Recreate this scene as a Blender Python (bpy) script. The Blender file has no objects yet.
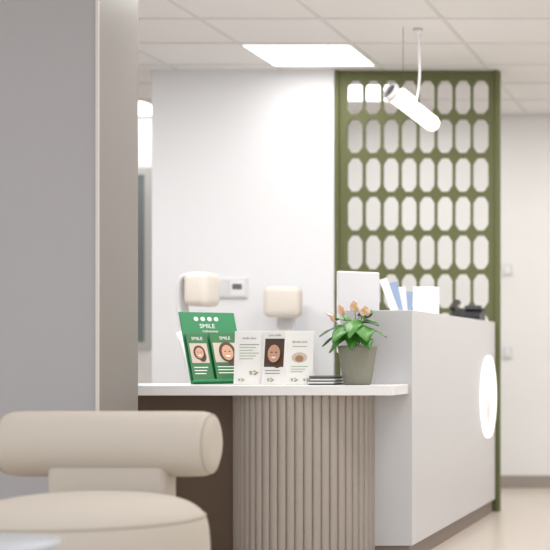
import bpy, bmesh, math, random
from mathutils import Vector, Matrix, Euler
random.seed(4)
S=bpy.context.scene
C=bpy.context.collection
try:
    S.view_settings.view_transform='Standard'
except Exception: pass

def lin(c):
    return tuple(((v/255)/12.92 if v/255<=0.04045 else ((v/255+0.055)/1.055)**2.4) for v in c)
def mat(name,rgb,rough=0.6,metal=0.0,emit=0.0,noise=0.0,nscale=40,bump=0.0,bscale=200,emcol=None,trans=0):
    m=bpy.data.materials.new(name); m.use_nodes=True
    nt=m.node_tree; b=nt.nodes['Principled BSDF']
    col=lin(rgb)+(1,)
    b.inputs['Base Color'].default_value=col
    b.inputs['Roughness'].default_value=rough
    b.inputs['Metallic'].default_value=metal
    if trans: b.inputs['Transmission Weight'].default_value=trans
    if emit:
        b.inputs['Emission Color'].default_value=(lin(emcol)+(1,)) if emcol else col
        b.inputs['Emission Strength'].default_value=emit
    tc=nt.nodes.new('ShaderNodeTexCoord')
    if noise:
        n=nt.nodes.new('ShaderNodeTexNoise'); n.inputs['Scale'].default_value=nscale; n.inputs['Detail'].default_value=4
        nt.links.new(tc.outputs['Object'],n.inputs['Vector'])
        mx=nt.nodes.new('ShaderNodeMix'); mx.data_type='RGBA'
        mx.inputs[6].default_value=tuple(v*(1-noise) for v in col[:3])+(1,)
        mx.inputs[7].default_value=tuple(min(1,v*(1+noise)) for v in col[:3])+(1,)
        nt.links.new(n.outputs['Fac'],mx.inputs[0]); nt.links.new(mx.outputs[2],b.inputs['Base Color'])
    if bump:
        n=nt.nodes.new('ShaderNodeTexNoise'); n.inputs['Scale'].default_value=bscale
        nt.links.new(tc.outputs['Object'],n.inputs['Vector'])
        bp=nt.nodes.new('ShaderNodeBump'); bp.inputs['Strength'].default_value=bump; bp.inputs['Distance'].default_value=0.002
        nt.links.new(n.outputs['Fac'],bp.inputs['Height']); nt.links.new(bp.outputs['Normal'],b.inputs['Normal'])
    return m

M=dict(
 wall=mat('wall_white_paint',(238,239,242),.7,noise=.01,nscale=3),
 far=mat('wall_far_paint',(241,240,239),.7,noise=.01,nscale=3),
 grey=mat('wall_grey_paint',(170,168,170),.65,noise=.015,nscale=2),
 taupe=mat('wall_end_taupe',(142,137,132),.5,noise=.015,nscale=2),
 bead=mat('corner_bead',(210,204,198),.4),
 floor=mat('floor_vinyl',(206,195,182),.28,noise=.04,nscale=12),
 ceil=mat('ceiling_tile',(243,241,241),.85,noise=.012,nscale=60,bump=.15,bscale=120),
 tbar=mat('ceiling_tbar',(228,226,225),.6),
 base=mat('baseboard_taupe',(160,150,142),.5),
 green=mat('screen_olive',(99,103,62),.6),
 deskw=mat('desk_laminate',(217,216,217),.4,noise=.008,nscale=3),
 deskg=mat('desk_front_grey',(196,195,197),.45),
 top=mat('counter_white',(240,239,238),.3),
 flute=mat('fluted_taupe',(172,162,153),.5,noise=.02,nscale=15),
 brown=mat('dark_brown_panel',(106,88,72),.45,noise=.08,nscale=9),
 plinth=mat('plinth_brown',(136,120,110),.5),
 fabric=mat('chair_fabric_cream',(196,187,175),.85,noise=.035,nscale=220,bump=.5,bscale=350),
 fabricd=mat('chair_fabric_piping',(180,170,156),.85),
 tablem=mat('table_white',(186,189,195),.35),
 white=mat('plastic_white',(238,238,240),.35),
 offw=mat('plastic_offwhite',(226,226,228),.4),
 cream=mat('leather_cream',(232,224,214),.5),
 metal=mat('metal_grey',(150,150,152),.3,metal=.9),
 black=mat('black_plastic',(32,32,36),.4),
 dark=mat('dark_grey',(80,80,84),.5),
 screenm=mat('monitor_glass',(40,44,52),.15),
 pot=mat('pot_woven_grey',(142,141,126),.8,noise=.12,nscale=90,bump=.6,bscale=160),
 soil=mat('soil',(60,45,35),.9,noise=.2),
 leaf=mat('leaf_green',(70,130,48),.4,noise=.25,nscale=25),
 leaf2=mat('leaf_dark',(44,96,38),.4,noise=.25,nscale=25),
 spathe=mat('spathe_peach',(248,208,190),.4,noise=.06,nscale=30),
 spadix=mat('spadix_yellow',(236,206,120),.6),
 bgreen=mat('display_green',(28,130,78),.45),
 bgreen2=mat('leaflet_green',(46,112,62),.45),
 paper=mat('paper_white',(240,239,236),.6),
 ink=mat('ink_grey',(120,122,120),.7),
 inkg=mat('ink_sage',(150,172,140),.7),
 inkb=mat('ink_brown',(170,130,96),.7),
 photo1=mat('photo_dark',(74,62,56),.6,noise=.3,nscale=50),
 photo2=mat('photo_light',(206,190,176),.6,noise=.1,nscale=50),
 skin=mat('print_skin',(206,160,134),.6),
 hair=mat('print_hair',(84,56,42),.6),
 blue=mat('folder_blue',(150,168,200),.5),
 glassd=mat('window_dim_glass',(132,140,140),.25),
 frame=mat('window_frame',(200,201,200),.4),
 lamp=mat('lamp_opal',(255,248,238),.4,emit=1.8,emcol=(255,248,238)),
 lpanel=mat('light_panel',(255,253,250),.4,emit=2.2,emcol=(255,252,248)),
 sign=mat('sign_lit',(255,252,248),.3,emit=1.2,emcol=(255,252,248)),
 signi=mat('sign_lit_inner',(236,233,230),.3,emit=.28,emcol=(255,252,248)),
)

def group(name,loc=(0,0,0),rot=(0,0,0)):
    e=bpy.data.objects.new(name,None); e.empty_display_size=.1
    e.location=loc; e.rotation_euler=rot; C.objects.link(e); return e
def finish(name,me,m,parent=None,world=True,smooth=False):
    o=bpy.data.objects.new(name,me); C.objects.link(o)
    if m is not None: me.materials.append(m)
    if smooth:
        for p in me.polygons: p.use_smooth=True
    if parent:
        o.parent=parent
        if world:
            mw=Matrix.LocRotScale(parent.location,parent.rotation_euler,None)
            o.matrix_parent_inverse=mw.inverted()
    return o
def box(name,x0,x1,y0,y1,z0,z1,m,parent=None,bev=0,world=True,seg=3,smooth=False):
    bm=bmesh.new(); bmesh.ops.create_cube(bm,size=1)
    for v in bm.verts:
        v.co=Vector(((x0+x1)/2+v.co.x*(x1-x0),(y0+y1)/2+v.co.y*(y1-y0),(z0+z1)/2+v.co.z*(z1-z0)))
    if bev: bmesh.ops.bevel(bm,geom=bm.edges[:],offset=bev,segments=seg,affect='EDGES',profile=.5)
    me=bpy.data.meshes.new(name); bm.to_mesh(me); bm.free()
    return finish(name,me,m,parent,world,smooth)
def lathe(name,prof,m,parent=None,xf=None,seg=64,world=True,fn=None):
    bm=bmesh.new(); rings=[]
    for r,z in prof:
        if r<1e-6: rings.append([bm.verts.new((0,0,z))])
        else:
            ring=[]
            for i in range(seg):
                a=2*math.pi*i/seg
                rr=r*(fn(a,z) if fn else 1)
                ring.append(bm.verts.new((rr*math.cos(a),rr*math.sin(a),z)))
            rings.append(ring)
    for A,B in zip(rings,rings[1:]):
        for i in range(seg):
            j=(i+1)%seg
            if len(A)==1 and len(B)==1: continue
            if len(A)==1: bm.faces.new((A[0],B[i],B[j]))
            elif len(B)==1: bm.faces.new((A[i],A[j],B[0]))
            else: bm.faces.new((A[i],A[j],B[j],B[i]))
    bmesh.ops.recalc_face_normals(bm,faces=bm.faces[:])
    if xf is not None: bm.transform(xf)
    me=bpy.data.meshes.new(name); bm.to_mesh(me); bm.free()
    return finish(name,me,m,parent,world,True)
def tube(name,pts,r,m,parent=None,world=True,seg=10,close=False):
    cu=bpy.data.curves.new(name,'CURVE'); cu.dimensions='3D'; cu.bevel_depth=r; cu.bevel_resolution=3; cu.use_fill_caps=True
    sp=cu.splines.new('NURBS' if len(pts)>2 else 'POLY'); sp.points.add(len(pts)-1)
    for p,q in zip(sp.points,pts): p.co=(q[0],q[1],q[2],1)
    if len(pts)>2: sp.order_u=min(4,len(pts)); sp.use_endpoint_u=not close
    sp.use_cyclic_u=close
    t=bpy.data.objects.new('tmp',cu); C.objects.link(t)
    dg=bpy.context.evaluated_depsgraph_get()
    me=bpy.data.meshes.new_from_object(t.evaluated_get(dg)); bpy.data.objects.remove(t)
    return finish(name,me,m,parent,world,True)
def text(name,s,size,x,z,y,m,parent,world=False,align='CENTER'):
    cu=bpy.data.curves.new(name,'FONT'); cu.body=s; cu.size=size; cu.align_x=align; cu.extrude=.0003
    t=bpy.data.objects.new('tmp',cu); C.objects.link(t)
    dg=bpy.context.evaluated_depsgraph_get()
    me=bpy.data.meshes.new_from_object(t.evaluated_get(dg)); bpy.data.objects.remove(t)
    me.transform(Matrix.Translation((x,y,z))@Matrix.Rotation(math.pi/2,4,'X'))
    return finish(name,me,m,parent,world)
def disc(name,cx,cz,rx,rz,y,m,parent,th=.0008,seg=32,world=False):
    bm=bmesh.new()
    vs=[bm.verts.new((cx+rx*math.cos(2*math.pi*i/seg),y,cz+rz*math.sin(2*math.pi*i/seg))) for i in range(seg)]
    f=bm.faces.new(vs)
    r=bmesh.ops.extrude_face_region(bm,geom=[f])
    for v in r['geom']:
        if isinstance(v,bmesh.types.BMVert): v.co.y-=th
    bmesh.ops.recalc_face_normals(bm,faces=bm.faces[:])
    me=bpy.data.meshes.new(name); bm.to_mesh(me); bm.free()
    return finish(name,me,m,parent,world)
def slab2d(name,outer,holes,th,m,parent,xf,world=True):
    cu=bpy.data.curves.new(name,'CURVE'); cu.dimensions='2D'; cu.fill_mode='BOTH'; cu.extrude=th/2
    for loop in [outer]+holes:
        sp=cu.splines.new('POLY'); sp.points.add(len(loop)-1); sp.use_cyclic_u=True
        for p,q in zip(sp.points,loop): p.co=(q[0],q[1],0,1)
    t=bpy.data.objects.new('tmp',cu); C.objects.link(t)
    dg=bpy.context.evaluated_depsgraph_get()
    me=bpy.data.meshes.new_from_object(t.evaluated_get(dg)); bpy.data.objects.remove(t)
    me.transform(xf)
    return finish(name,me,m,parent,world)

CH=2.565
# ---------------- room shell
box('floor',-6.5,3,-1.5,10.75,-.05,0,M['floor'])
box('ceiling',-6.5,3,4.0,10.75,CH,CH+.06,M['ceil'])
bm=bmesh.new()
def addbox(bm,x0,x1,y0,y1,z0,z1):
    r=bmesh.ops.create_cube(bm,size=1)
    for v in r['verts']:
        v.co=Vector(((x0+x1)/2+v.co.x*(x1-x0),(y0+y1)/2+v.co.y*(y1-y0),(z0+z1)/2+v.co.z*(z1-z0)))
x=-2.09-.6*7
while x<3: addbox(bm,x-.011,x+.011,4.0,10.64,CH-.004,CH+.001); x+=.6
y=8.23-.6*7
while y<10.64: addbox(bm,-6.5,3,y-.011,y+.011,CH-.005,CH+.001); y+=.6
me=bpy.data.meshes.new('trim_1'); bm.to_mesh(me); bm.free(); finish('trim_1',me,M['tbar'])
box('wall_back',-3.444,-2.386,9.0,9.10,0,CH,M['wall'])
box('wall_far',-6.5,3,10.65,10.75,0,CH,M['far'])
box('wall_left',-6.5,-2.445,5.85,6.23,0,CH,M['grey'])
wl=group('wall_end_casing',(-2.44,6.04,0))
box('casing_panel',-2.445,-2.439,5.853,6.228,0,CH,M['taupe'],wl)
box('corner_bead',-2.449,-2.437,5.842,5.853,0,CH,M['bead'],wl,.002)
box('wall_right',2.9,3.0,4,10.65,0,CH,M['wall'])
box('wall_outer_left',-6.5,-6.4,6.23,10.65,0,CH,M['wall'])
box('baseboard_far',-6.4,2.9,10.63,10.65,0,.085,M['base'])
box('baseboard_back',-3.444,-2.386,8.985,9.0,0,.085,M['base'])
w=group('window_1',(-4.6,10.64,1.5))
box('glass',-5.1,-4.12,10.642,10.65,1.0,2.15,M['glassd'],w)
for i,(a,b,c,d) in enumerate([(-5.15,-5.1,1.0,2.15),(-4.12,-4.06,1.0,2.15),(-5.15,-4.06,.95,1.0),(-5.15,-4.06,2.15,2.2)]):
    box('frame_%d'%i,a,b,10.632,10.65,c,d,M['frame'],w)
for z0,nm in ((1.50,'light_switch'),(.93,'light_switch')):
    g=group(nm,(-1.6,10.64,z0))
    box('plate',-1.66,-1.60,10.635,10.65,z0-.04,z0+.04,M['offw'],g,.003)
    box('rocker',-1.65,-1.61,10.63,10.636,z0-.025,z0+.025,M['white'],g,.001)

# ---------------- light panels in ceiling, some added out of view for fill
def panel(cx,cy,power):
    g=group('ceiling_light_panel',(cx,cy,CH))
    box('frame',cx-.295,cx+.295,cy-.295,cy+.295,CH-.009,CH+.0,M['white'],g)
    box('diffuser',cx-.28,cx+.28,cy-.28,cy+.28,CH-.014,CH-.008,M['lpanel'],g)
    L=bpy.data.lights.new('panel_light','AREA'); L.shape='SQUARE'; L.size=.54; L.energy=power; L.color=(1,.994,.985)
    o=bpy.data.objects.new('panel_light',L); C.objects.link(o); o.location=(0,0,-.02); o.parent=g
panel(-2.39,8.53,4)
panel(-2.39,9.73,8)
panel(-4.19,10.33,2)
panel(-4.79,7.93,12)  # this panel and those below are unseen, added to brighten the room
panel(-2.39,6.73,17)
panel(-3.59,7.33,15)
panel(-1.19,6.73,12)
panel(-.59,7.93,16)
panel(.61,9.13,13)
panel(-.59,9.73,9)
panel(-.59,5.53,15)

# ---------------- perforated green screen
holes=[]
cw,chh=.091,.197
def pill(cx,cz):
    pts=[]; hw,hh=cw/2,chh/2
    for (a,b) in [(hw,hh),(-hw,hh),(-hw,-hh),(hw,-hh)]:
        sx=1 if a>0 else -1; sz=1 if b>0 else -1
        P=[(cx+a,cz+b-sz*.042),(cx+a-sx*.003,cz+b-sz*.032),(cx+a-sx*.022,cz+b-sz*.004),(cx+a-sx*.030,cz+b)]
        if sx*sz<0: P=P[::-1]
        pts+=P
    return pts
for c in range(8):
    for r in range(11):
        holes.append(pill(-2.2705+c*.1046,2.409-r*.2255))
sc=group('perforated_room_divider',(-1.9,9.03,0))
xf=Matrix.Translation((0,9.03,0))@Matrix.Rotation(math.pi/2,4,'X')
slab2d('lattice_panel',[(-2.381,.0),(-1.429,.0),(-1.429,2.56),(-2.381,2.56)],holes,.03,M['green'],sc,xf)
box('post_right',-1.452,-1.427,9.0,9.06,0,2.562,M['green'],sc,.002)
box('post_left',-2.383,-2.36,9.0,9.06,0,2.562,M['green'],sc,.002)

# ---------------- reception desk
CT=.778
d=group('reception_desk',(-1.6,7.8,0))
box('front_panel',-1.76,-1.448,6.74,6.80,.075,1.10,M['deskg'],d,.002)
box('side_panel',-1.57,-1.4475,6.7405,8.975,.075,1.1005,M['deskw'],d,.002)
box('ledge',-1.76,-1.56,7.15,8.97,1.06,1.10,M['deskw'],d,.002)
box('ledge_support',-1.76,-1.73,7.15,8.97,.075,1.06,M['deskg'],d)
box('work_surface',-2.45,-1.575,6.99,7.7,.72,.745,M['top'],d)
box('rear_work_surface',-1.96,-1.575,6.81,6.99,.72,.745,M['top'],d)
box('work_leg',-2.42,-2.38,7.0,7.65,0,.72,M['deskg'],d)
box('plinth',-1.75,-1.462,6.755,8.96,0,.075,M['plinth'],d)
box('counter_top',-2.78,-1.462,6.44,6.739,CT-.042,CT,M['top'],d,.003)
box('counter_top_rear',-2.78,-1.97,6.739,6.98,CT-.042,CT,M['top'],d)
box('brown_back_panel',-2.78,-2.0,6.70,6.73,.0,CT-.042,M['brown'],d)
def fl(n=26):
    bm=bmesh.new(); pts=[]
    R=.300; cx,cy=-1.913,6.757
    N=n*10
    for i in range(N+1):
        a=math.pi+math.pi*i/N
        ph=(i%10)/10
        rr=R+.012*math.sqrt(max(0,1-(2*ph-1)**2)) -.008
        pts.append((cx+rr*math.cos(a),cy+rr*math.sin(a)))
    b=[bm.verts.new((x,y,.0)) for x,y in pts]; t=[bm.verts.new((x,y,CT-.042)) for x,y in pts]
    for i in range(len(pts)-1): bm.faces.new((b[i],b[i+1],t[i+1],t[i]))
    bm.faces.new(t); bm.faces.new((b[0],t[0],t[-1],b[-1]))
    bmesh.ops.recalc_face_normals(bm,faces=bm.faces[:])
    me=bpy.data.meshes.new('fluted_column'); bm.to_mesh(me); bm.free()
    return finish('fluted_column',me,M['flute'],d,True,False)
fl()
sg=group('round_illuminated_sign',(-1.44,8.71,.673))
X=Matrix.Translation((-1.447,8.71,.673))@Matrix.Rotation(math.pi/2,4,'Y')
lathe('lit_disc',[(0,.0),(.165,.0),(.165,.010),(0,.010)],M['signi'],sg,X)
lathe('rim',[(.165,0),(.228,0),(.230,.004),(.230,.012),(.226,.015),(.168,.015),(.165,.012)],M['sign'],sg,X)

# ---------------- lounge chair
c=group('lounge_chair',(-2.06,4.9,0))
SX=-2.058
T=Matrix.Translation((SX,4.84,.005))
prof=[(0,.466),(.10,.464),(.19,.458),(.26,.446),(.31,.428),(.34,.404),(.354,.385),(.362,.36),(.367,.32),(.369,.25),(.366,.16),(.355,.08),(.335,.04),(.31,.03),(0,.03)]
o=lathe('seat',prof,M['fabric'],c,T,96)
s_=o.modifiers.new('s','SUBSURF'); s_.levels=1; s_.render_levels=1
ring=[(SX+.353*math.cos(a),4.84+.353*math.sin(a),.391) for a in [2*math.pi*i/48 for i in range(48)]]
tube('seat_piping',ring,.0045,M['fabricd'],c,close=True)
box('glide_base',SX-.22,SX+.22,4.62,5.06,0,.037,M['dark'],c,.01)
R=.110; H=.356; BX=-2.130
bp=[(0,-H),(.05,-H),(.078,-H+.003),(.095,-H+.012),(.107,-H+.027),(R,-H+.05),(R,-H+.2),(R,0),(R,H-.2),(R,H-.05),(.107,H-.027),(.095,H-.012),(.078,H-.003),(.05,H),(0,H)]
X=Matrix.Translation((BX,5.20,.604))@Matrix.Rotation(math.pi/2,4,'Y')
o=lathe('bolster_backrest',bp,M['fabric'],c,X,64); s_=o.modifiers.new('s','SUBSURF'); s_.levels=1; s_.render_levels=1
for sx in (-1,1):
    ring=[(BX+sx*(H-.016),5.20+.099*math.cos(a),.604+.099*math.sin(a)) for a in [2*math.pi*i/32 for i in range(32)]]
    tube('bolster_piping',ring,.003,M['fabricd'],c,close=True)
box('back_support',-2.31,-1.92,5.12,5.25,.08,.55,M['fabric'],c,.025)

# ---------------- side table
t=group('side_table',(-1.94,3.86,0))
T=Matrix.Translation((-1.94,3.86,0))
lathe('top',[(0,.412),(.212,.412),(.22,.417),(.22,.427),(.212,.432),(0,.432)],M['tablem'],t,T)
lathe('stem',[(0,.01),(.018,.01),(.018,.412),(0,.412)],M['metal'],t,T,24)
lathe('foot',[(0,0),(.15,0),(.15,.008),(.03,.016),(0,.016)],M['metal'],t,T)

# ---------------- pendant lamp
p=group('pendant_lamp',(-1.68,7.86,2.13))
a0=Vector((-1.775,7.77,2.226)); a1=Vector((-1.585,7.97,2.080))
ax=(a1-a0); L=ax.length; q=ax.to_track_quat('Z','Y').to_matrix().to_4x4()
X=Matrix.Translation(a0)@q
r=.042
lathe('opal_tube',[(0,.012),(r-.002,.012),(r,.02),(r,L-.03),(r-.01,L-.008),(r-.022,L),(0,L)],M['lamp'],p,X,40)
lathe('end_ring',[(r-.004,-.012),(r+.001,-.012),(r+.002,.02),(r-.002,.02),(r-.004,-.012)],M['white'],p,X,40)
lathe('end_grille',[(0,0),(r-.004,0),(r-.004,.010),(0,.010)],M['metal'],p,X,40)
mid=(a0+a1)/2
tube('cord',[(mid.x+.01,mid.y,mid.z+.04),(mid.x+.035,mid.y,mid.z+.13),(mid.x+.03,mid.y,mid.z+.26),(mid.x+.02,mid.y,CH-.02)],.007,M['white'],p)
tube('suspension_wire',[(a0.x+.05,a0.y+.05,a0.z-.01),(a0.x+.05,a0.y+.05,CH-.003)],.0012,M['dark'],p)
lathe('canopy',[(0,CH-.03),(.02,CH-.03),(.024,CH-.004),(0,CH-.004)],M['white'],p,Matrix.Translation((mid.x+.02,mid.y,0)),32)

# ---------------- control panel on the wall
g=group('wall_thermostat_panel',(-2.98,8.99,1.3))
box('plate',-3.085,-2.885,8.984,9.0,1.24,1.355,M['offw'],g,.004)
box('left_module',-3.072,-2.995,8.979,8.985,1.253,1.342,M['offw'],g,.002)
box('right_module',-2.985,-2.898,8.979,8.985,1.253,1.342,M['white'],g,.002)
box('display',-2.970,-2.915,8.977,8.980,1.290,1.322,M['metal'],g,.0005)

# ---------------- office chairs
def office_chair(loc,yaw,hw,hd,hz):
    g=group('office_chair',loc,(0,0,yaw))
    kw=dict(parent=g,world=False)
    for i in range(5):
        a=2*math.pi*i/5
        tube('base_leg_%d'%i,[(0,0,.10),(.28*math.cos(a),.28*math.sin(a),.065)],.016,M['white'],**kw)
        lathe('castor_%d'%i,[(0,-.02),(.025,-.02),(.03,-.01),(.03,.01),(.025,.02),(0,.02)],M['dark'],xf=Matrix.Translation((.28*math.cos(a),.28*math.sin(a),.03))@Matrix.Rotation(math.pi/2,4,'X'),seg=20,**kw)
    tube('gas_lift',[(0,0,.08),(0,0,.44)],.025,M['metal'],**kw)
    box('seat',-.24,.24,-.24,.24,.44,.52,M['cream'],bev=.03,**kw)
    bm=bmesh.new(); rows=[]
    for i in range(13):
        t_=i/12; z=.50+.53*t_; yy=.24-.05*math.sin(t_*math.pi)+.10*t_; w=.20-.08*t_**2
        rows.append([bm.verts.new((w*u,yy+.03*(1-u*u),z)) for u in [k/6-1 for k in range(13)]])
    for A,B in zip(rows,rows[1:]):
        for k in range(12): bm.faces.new((A[k],A[k+1],B[k+1],B[k]))
    me=bpy.data.meshes.new('back_shell'); bm.to_mesh(me); bm.free()
    o=finish('back_shell',me,M['white'],g,False,True); md=o.modifiers.new('s','SOLIDIFY'); md.thickness=.03
    # one flat curved spine carrying the headrest
    pts=[(.30,.92),(.36,1.0),(.395,hz-.14),(.405,hz-.04),(.400,hz+.04),(.375,hz+.075),(.33,hz+.07)]
    bm=bmesh.new(); rows=[[bm.verts.new((u*(.060-.012*i/6),py,pz)) for u in (-1,-.5,0,.5,1)] for i,(py,pz) in enumerate(pts)]
    for A,B in zip(rows,rows[1:]):
        for k in range(4): bm.faces.new((A[k],A[k+1],B[k+1],B[k]))
    me=bpy.data.meshes.new('headrest_spine'); bm.to_mesh(me); bm.free()
    o=finish('headrest_spine',me,M['offw'],g,False,True)
    md=o.modifiers.new('s','SOLIDIFY'); md.thickness=.026; md.offset=0
    md=o.modifiers.new('b','SUBSURF'); md.levels=2; md.render_levels=2
    o=box('headrest',-hw/2,hw/2,.355-hd,.355,hz-.088,hz+.088,M['cream'],bev=.034,seg=5,smooth=True,**kw)
    tube('headrest_seam',[(-hw/2+.03,.355-hd-.001,hz-.05),(0,.355-hd-.001,hz-.052),(hw/2-.03,.355-hd-.001,hz-.05)],.0015,M['offw'],**kw)
    for sx in (-1,1):
        tube('arm_%d'%(sx+1),[(sx*.24,.1,.47),(sx*.28,.08,.6),(sx*.28,0,.70),(sx*.28,-.12,.70)],.016,M['white'],**kw)
    return g
office_chair((-2.51,7.95,0),math.radians(82),.18,.125,1.245)
office_chair((-2.59,8.50,0),math.radians(6),.205,.11,1.21)

# ---------------- potted anthurium
pl=group('potted_anthurium',(-1.647,6.585,CT+.0005))
T=Matrix.Translation((0,0,0))
lathe('pot',[(0,0),(.052,0),(.057,.004),(.064,.05),(.074,.11),(.081,.158),(.082,.165),(.077,.166),(.074,.155),(.072,.145),(0,.145)],M['pot'],pl,T,96,False,fn=lambda a,z:1+.014*math.sin(a*22)*math.cos(z*300))
lathe('soil',[(0,.15),(.073,.15),(.073,.146)],M['soil'],pl,T,32,False)
def leaf(name,base,yaw,el,Ln,W,droop,m,cup=.25):
    bm=bmesh.new()
    d_=Vector((math.cos(yaw)*math.cos(el),math.sin(yaw)*math.cos(el),math.sin(el)))
    s=Vector((-math.sin(yaw),math.cos(yaw),0)); n=d_.cross(s); rows=[]
    NT,NU=14,6
    for i in range(NT+1):
        t_=i/NT
        w=W/2*(math.sin(math.pi*min(1,(t_*.93+.06))**.72)) if i<NT else .0005
        row=[]
        for k in range(NU+1):
            u=k/NU*2-1
            pp=Vector(base)+d_*(Ln*t_)+s*(w*u)+Vector((0,0,-1))*(droop*Ln*t_*t_)
            pp+=d_*(-.16*Ln*abs(u)*(1-t_)**3)
            pp-=n*(cup*w*abs(u))
            pp+=n*(.003*math.sin(t_*9+u*3))
            row.append(bm.verts.new(pp))
        rows.append(row)
    for A,B in zip(rows,rows[1:]):
        for k in range(NU): bm.faces.new((A[k],A[k+1],B[k+1],B[k]))
    me=bpy.data.meshes.new(name); bm.to_mesh(me); bm.free()
    o=finish(name,me,m,pl,False,True); md=o.modifiers.new('s','SOLIDIFY'); md.thickness=.0012
leaves=[
 (-.05,-.03,.25,205,5,.10,.085,.55),(-.02,-.06,.25,245,0,.105,.09,.7),(.035,-.06,.25,295,0,.10,.09,.7),
 (.03,-.02,.27,335,20,.085,.08,.6),(-.03,0,.28,160,25,.09,.075,.5),(.015,.02,.29,60,40,.08,.07,.3),
 (-.06,0,.23,185,-15,.09,.075,.5),(.04,.03,.24,10,0,.075,.075,.5),(.005,-.045,.275,268,5,.10,.085,.9),(-.04,.04,.25,130,10,.085,.075,.3),
 (.03,-.045,.215,310,-15,.075,.075,.6),(-.035,-.045,.215,225,-20,.085,.075,.6),(.02,.0,.30,320,30,.075,.07,.5),(.0,-.05,.225,270,-30,.07,.07,.6)]
for i,(x,y,z,ya,el,Ln,W,dr) in enumerate(leaves):
    tube('stem_%d'%i,[(x*.1,y*.1,.14),(x*.5,y*.5,.14+(z-.14)*.6),(x,y,z)],.0018,M['leaf'],pl,world=False)
    leaf('leaf_%d'%i,(x,y,z),math.radians(ya),math.radians(el),Ln,W,dr,M['leaf'] if i%3 else M['leaf2'])
for i,(x,y,z,ya,el) in enumerate([(-.05,-.05,.300,240,70),(.045,-.05,.295,285,70),(-.085,-.05,.270,215,50),(.005,-.06,.315,262,75)]):
    tube('flower_stem_%d'%i,[(0,0,.14),(x*.6,y*.6,.24),(x,y,z)],.0016,M['leaf'],pl,world=False)
    leaf('spathe_%d'%i,(x,y,z),math.radians(ya),math.radians(el),.046,.044,.1,M['spathe'],.05)
    tube('spadix_%d'%i,[(x,y-.008,z+.004),(x+.003,y-.018,z+.028)],.003,M['spadix'],pl,world=False)

# ---------------- magazine stack
mg=group('magazine_stack',(-1.780,6.60,CT+.0005))
for i in range(6):
    w_=.055-random.random()*.006; dx=random.uniform(-.004,.004)
    box('magazine_%d'%i,-w_+dx,w_+dx,-.08,.08,i*.0065,i*.0065+.0058,[M['dark'],M['paper'],M['ink'],M['paper'],M['photo1'],M['ink']][i],mg,world=False)

# ---------------- white brochures
def face(par,cx,cz,s,y):
    disc('hair',cx,cz,s*1.15,s*1.45,y,M['hair'],par)
    disc('hair_side',cx+.5*s,cz-.8*s,s*.75,s*1.1,y,M['hair'],par)
    disc('face',cx,cz-.1*s,s*.8,s*1.1,y-.0009,M['skin'],par)
    disc('eye_l',cx-.3*s,cz+.05*s,s*.14,s*.08,y-.0018,M['hair'],par,seg=12)
    disc('eye_r',cx+.3*s,cz+.05*s,s*.14,s*.08,y-.0018,M['hair'],par,seg=12)
    disc('mouth',cx,cz-.6*s,s*.32,s*.11,y-.0018,M['paper'],par,seg=16)
def sprig(par,cx,cz,s,y):
    for k in range(5):
        a=k*1.3; disc('sprig',cx+s*.7*math.cos(a),cz+s*.35*math.sin(a),s*.33,s*.17,y,[M['inkb'],M['inkg']][k%2],par,seg=12)
def brochure(x,y,yaw,wd,kind):
    g=group('brochure',(x,y,CT+.002),(math.radians(-7),0,math.radians(yaw)))
    h=.228; kw=dict(parent=g,world=False)
    box('booklet',-wd/2,wd/2,0,.008,0,h,M['paper'],bev=.001,**kw)
    Y=-.0006
    if kind==0:
        text('heading','Smile clinic',.013,0,h-.035,Y,M['ink'],g)
        for k in range(6): box('line_%d'%k,-.04,.04-.012*(k%3),Y,0,h-.06-k*.012,h-.057-k*.012,M['ink'] if k<1 else M['inkg'],**kw)
        sprig(g,.02,.05,.02,Y); sprig(g,-.03,.02,.014,Y)
    elif kind==1:
        box('photo',-.042,.044,Y,0,.075,.195,M['photo1'],**kw); face(g,.0,.135,.034,Y-.0002)
        text('heading','your smile',.013,0,h-.022,Y,M['ink'],g)
        for k in range(2): box('line_%d'%k,-.035,.03,Y,0,.058-k*.012,.061-k*.012,M['ink'],**kw)
        sprig(g,-.01,.02,.016,Y)
    else:
        text('heading','dental care',.014,0,h-.05,Y,M['ink'],g)
        box('line_0',-.03,.03,Y,0,h-.068,h-.065,M['inkg'],**kw)
        disc('photo',0,.115,.032,.022,Y+.0002,M['photo2'],g); disc('photo_inner',0,.11,.017,.014,Y-.0008,M['inkb'],g)
        for k in range(3): box('line_%d'%(k+1),-.035,.035-.01*k,Y,0,.075-k*.011,.078-k*.011,M['inkg'],**kw)
        sprig(g,-.02,.02,.016,Y); sprig(g,.03,.02,.014,Y)
brochure(-2.094,6.535,6,.122,0)
brochure(-1.988,6.520,-8,.100,1)
brochure(-1.881,6.535,6,.115,2)

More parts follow.
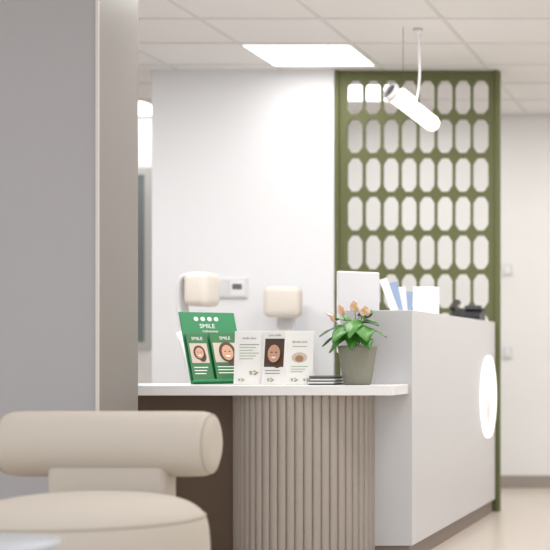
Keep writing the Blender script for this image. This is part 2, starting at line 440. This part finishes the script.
# ---------------- green display stand
g=group('green_leaflet_display',(-2.236,6.60,CT+.005),(math.radians(-22),0,math.radians(44)))
kw=dict(parent=g,world=False)
box('back_board',-.125,.122,0,.006,0,.330,M['bgreen'],bev=.001,**kw)
box('strut',-.02,.02,.006,.012,.02,.2,M['bgreen'],**kw)
box('pocket_base',-.125,.122,-.026,0,0,.012,M['bgreen'],bev=.002,**kw)
for k in range(4): disc('dot_%d'%k,-.055+k*.03,.298,.010,.010,-.0005,M['paper'],g)
text('heading','SMILE',.028,-.01,.256,-.0006,M['paper'],g)
text('subheading','makeover',.018,.0,.236,-.0006,M['paper'],g)
def leaflet(x0,x1,h,y):
    w_=x1-x0; cx=(x0+x1)/2
    box('leaflet',x0,x1,y,y+.004,.004,h,M['bgreen2'],bev=.0008,**kw)
    box('leaflet_photo',x0+.008,x1-.008,y-.0006,y,h*.40,h*.80,M['photo2'],**kw)
    face(g,cx,h*.61,w_*.24,y-.0008)
    text('leaflet_title','SMILE',.02,cx,h-.030,y-.0008,M['paper'],g)
    for k in range(3): box('leaflet_line',x0+.012,x1-.02-k*.006,y-.0008,y,h*.3-k*.014,h*.3+.004-k*.014,M['paper'],**kw)
leaflet(-.119,-.026,.225,-.012); leaflet(-.018,.115,.225,-.02)

# ---------------- things behind / on the desk
m=group('computer_monitor',(-1.742,6.98,.7455),(0,0,math.radians(40)))
kw=dict(parent=m,world=False)
lathe('foot',[(0,0),(.08,0),(.08,.008),(0,.010)],M['white'],xf=Matrix.Identity(4),**kw)
box('neck',-.02,.02,.01,.025,.008,.25,M['white'],bev=.003,**kw)
box('back_housing',-.10,.10,-.012,.012,.17,.535,M['offw'],bev=.006,**kw)
box('display',-.094,.094,.012,.0135,.18,.525,M['screenm'],**kw)

pf=group('document_folders',(-1.625,7.3,1.1005))
for i,(rx,ma) in enumerate([(-20,'paper'),(-12,'blue'),(-5,'paper'),(2,'blue')]):
    bm=bmesh.new(); addbox(bm,-.018,.018,-.002,.002,.004,.165-.022*i)
    bm.transform(Matrix.Translation((-.012+.014*i,-.05+.03*i,.007))@Matrix.Rotation(math.radians(rx),4,'Y')@Matrix.Rotation(math.radians(18),4,'Z'))
    me=bpy.data.meshes.new('folder'); bm.to_mesh(me); bm.free(); finish('folder_%d'%i,me,M[ma],pf,False)
box('holder_tray',-.05,.05,-.08,.08,0,.01,M['offw'],pf,.002,world=False)
mo=group('small_monitor',(-1.605,7.8,1.1005),(0,0,math.radians(10)))  # small white monitor standing on the desk ledge
box('stand',-.04,.04,-.04,.04,0,.012,M['offw'],mo,.003,world=False)
box('housing',-.065,.065,-.012,.012,.012,.150,M['white'],mo,.005,world=False)
box('display',-.055,.055,.012,.0132,.025,.145,M['screenm'],mo,world=False)
ph=group('desk_telephone',(-1.545,8.62,1.1005))
bm=bmesh.new()
vs=[(-.085,-.09,0),(.085,-.09,0),(.085,.09,0),(-.085,.09,0),(-.085,-.09,.025),(.085,-.09,.025),(.085,.09,.07),(-.085,.09,.07)]
V=[bm.verts.new(v) for v in vs]
for f in [(0,3,2,1),(4,5,6,7),(0,1,5,4),(1,2,6,5),(2,3,7,6),(3,0,4,7)]: bm.faces.new([V[i] for i in f])
me=bpy.data.meshes.new('body'); bm.to_mesh(me); bm.free(); finish('body',me,M['black'],ph,False)
tube('handset',[(-.065,-.08,.06),(-.065,-.05,.085),(-.065,.05,.115),(-.065,.08,.10)],.016,M['black'],ph,world=False)
box('display',-.02,.07,.03,.075,.062,.085,M['dark'],ph,.003,world=False)

# ---------------- light
W=bpy.data.worlds.new('World'); S.world=W; W.use_nodes=True
bg=W.node_tree.nodes['Background']; bg.inputs[0].default_value=(.975,.985,1,1); bg.inputs[1].default_value=1.35

cam=bpy.data.cameras.new('Camera'); co=bpy.data.objects.new('Camera',cam); C.objects.link(co)
co.location=(0,0,.892); co.rotation_euler=(math.pi/2,0,0)
cam.sensor_width=36; cam.lens=1550/550*36
cam.shift_x=-(745-275)/550; cam.shift_y=(358-275)/550
cam.dof.use_dof=True; cam.dof.focus_distance=6.52; cam.dof.aperture_fstop=2.2
cam.clip_end=60
S.camera=co
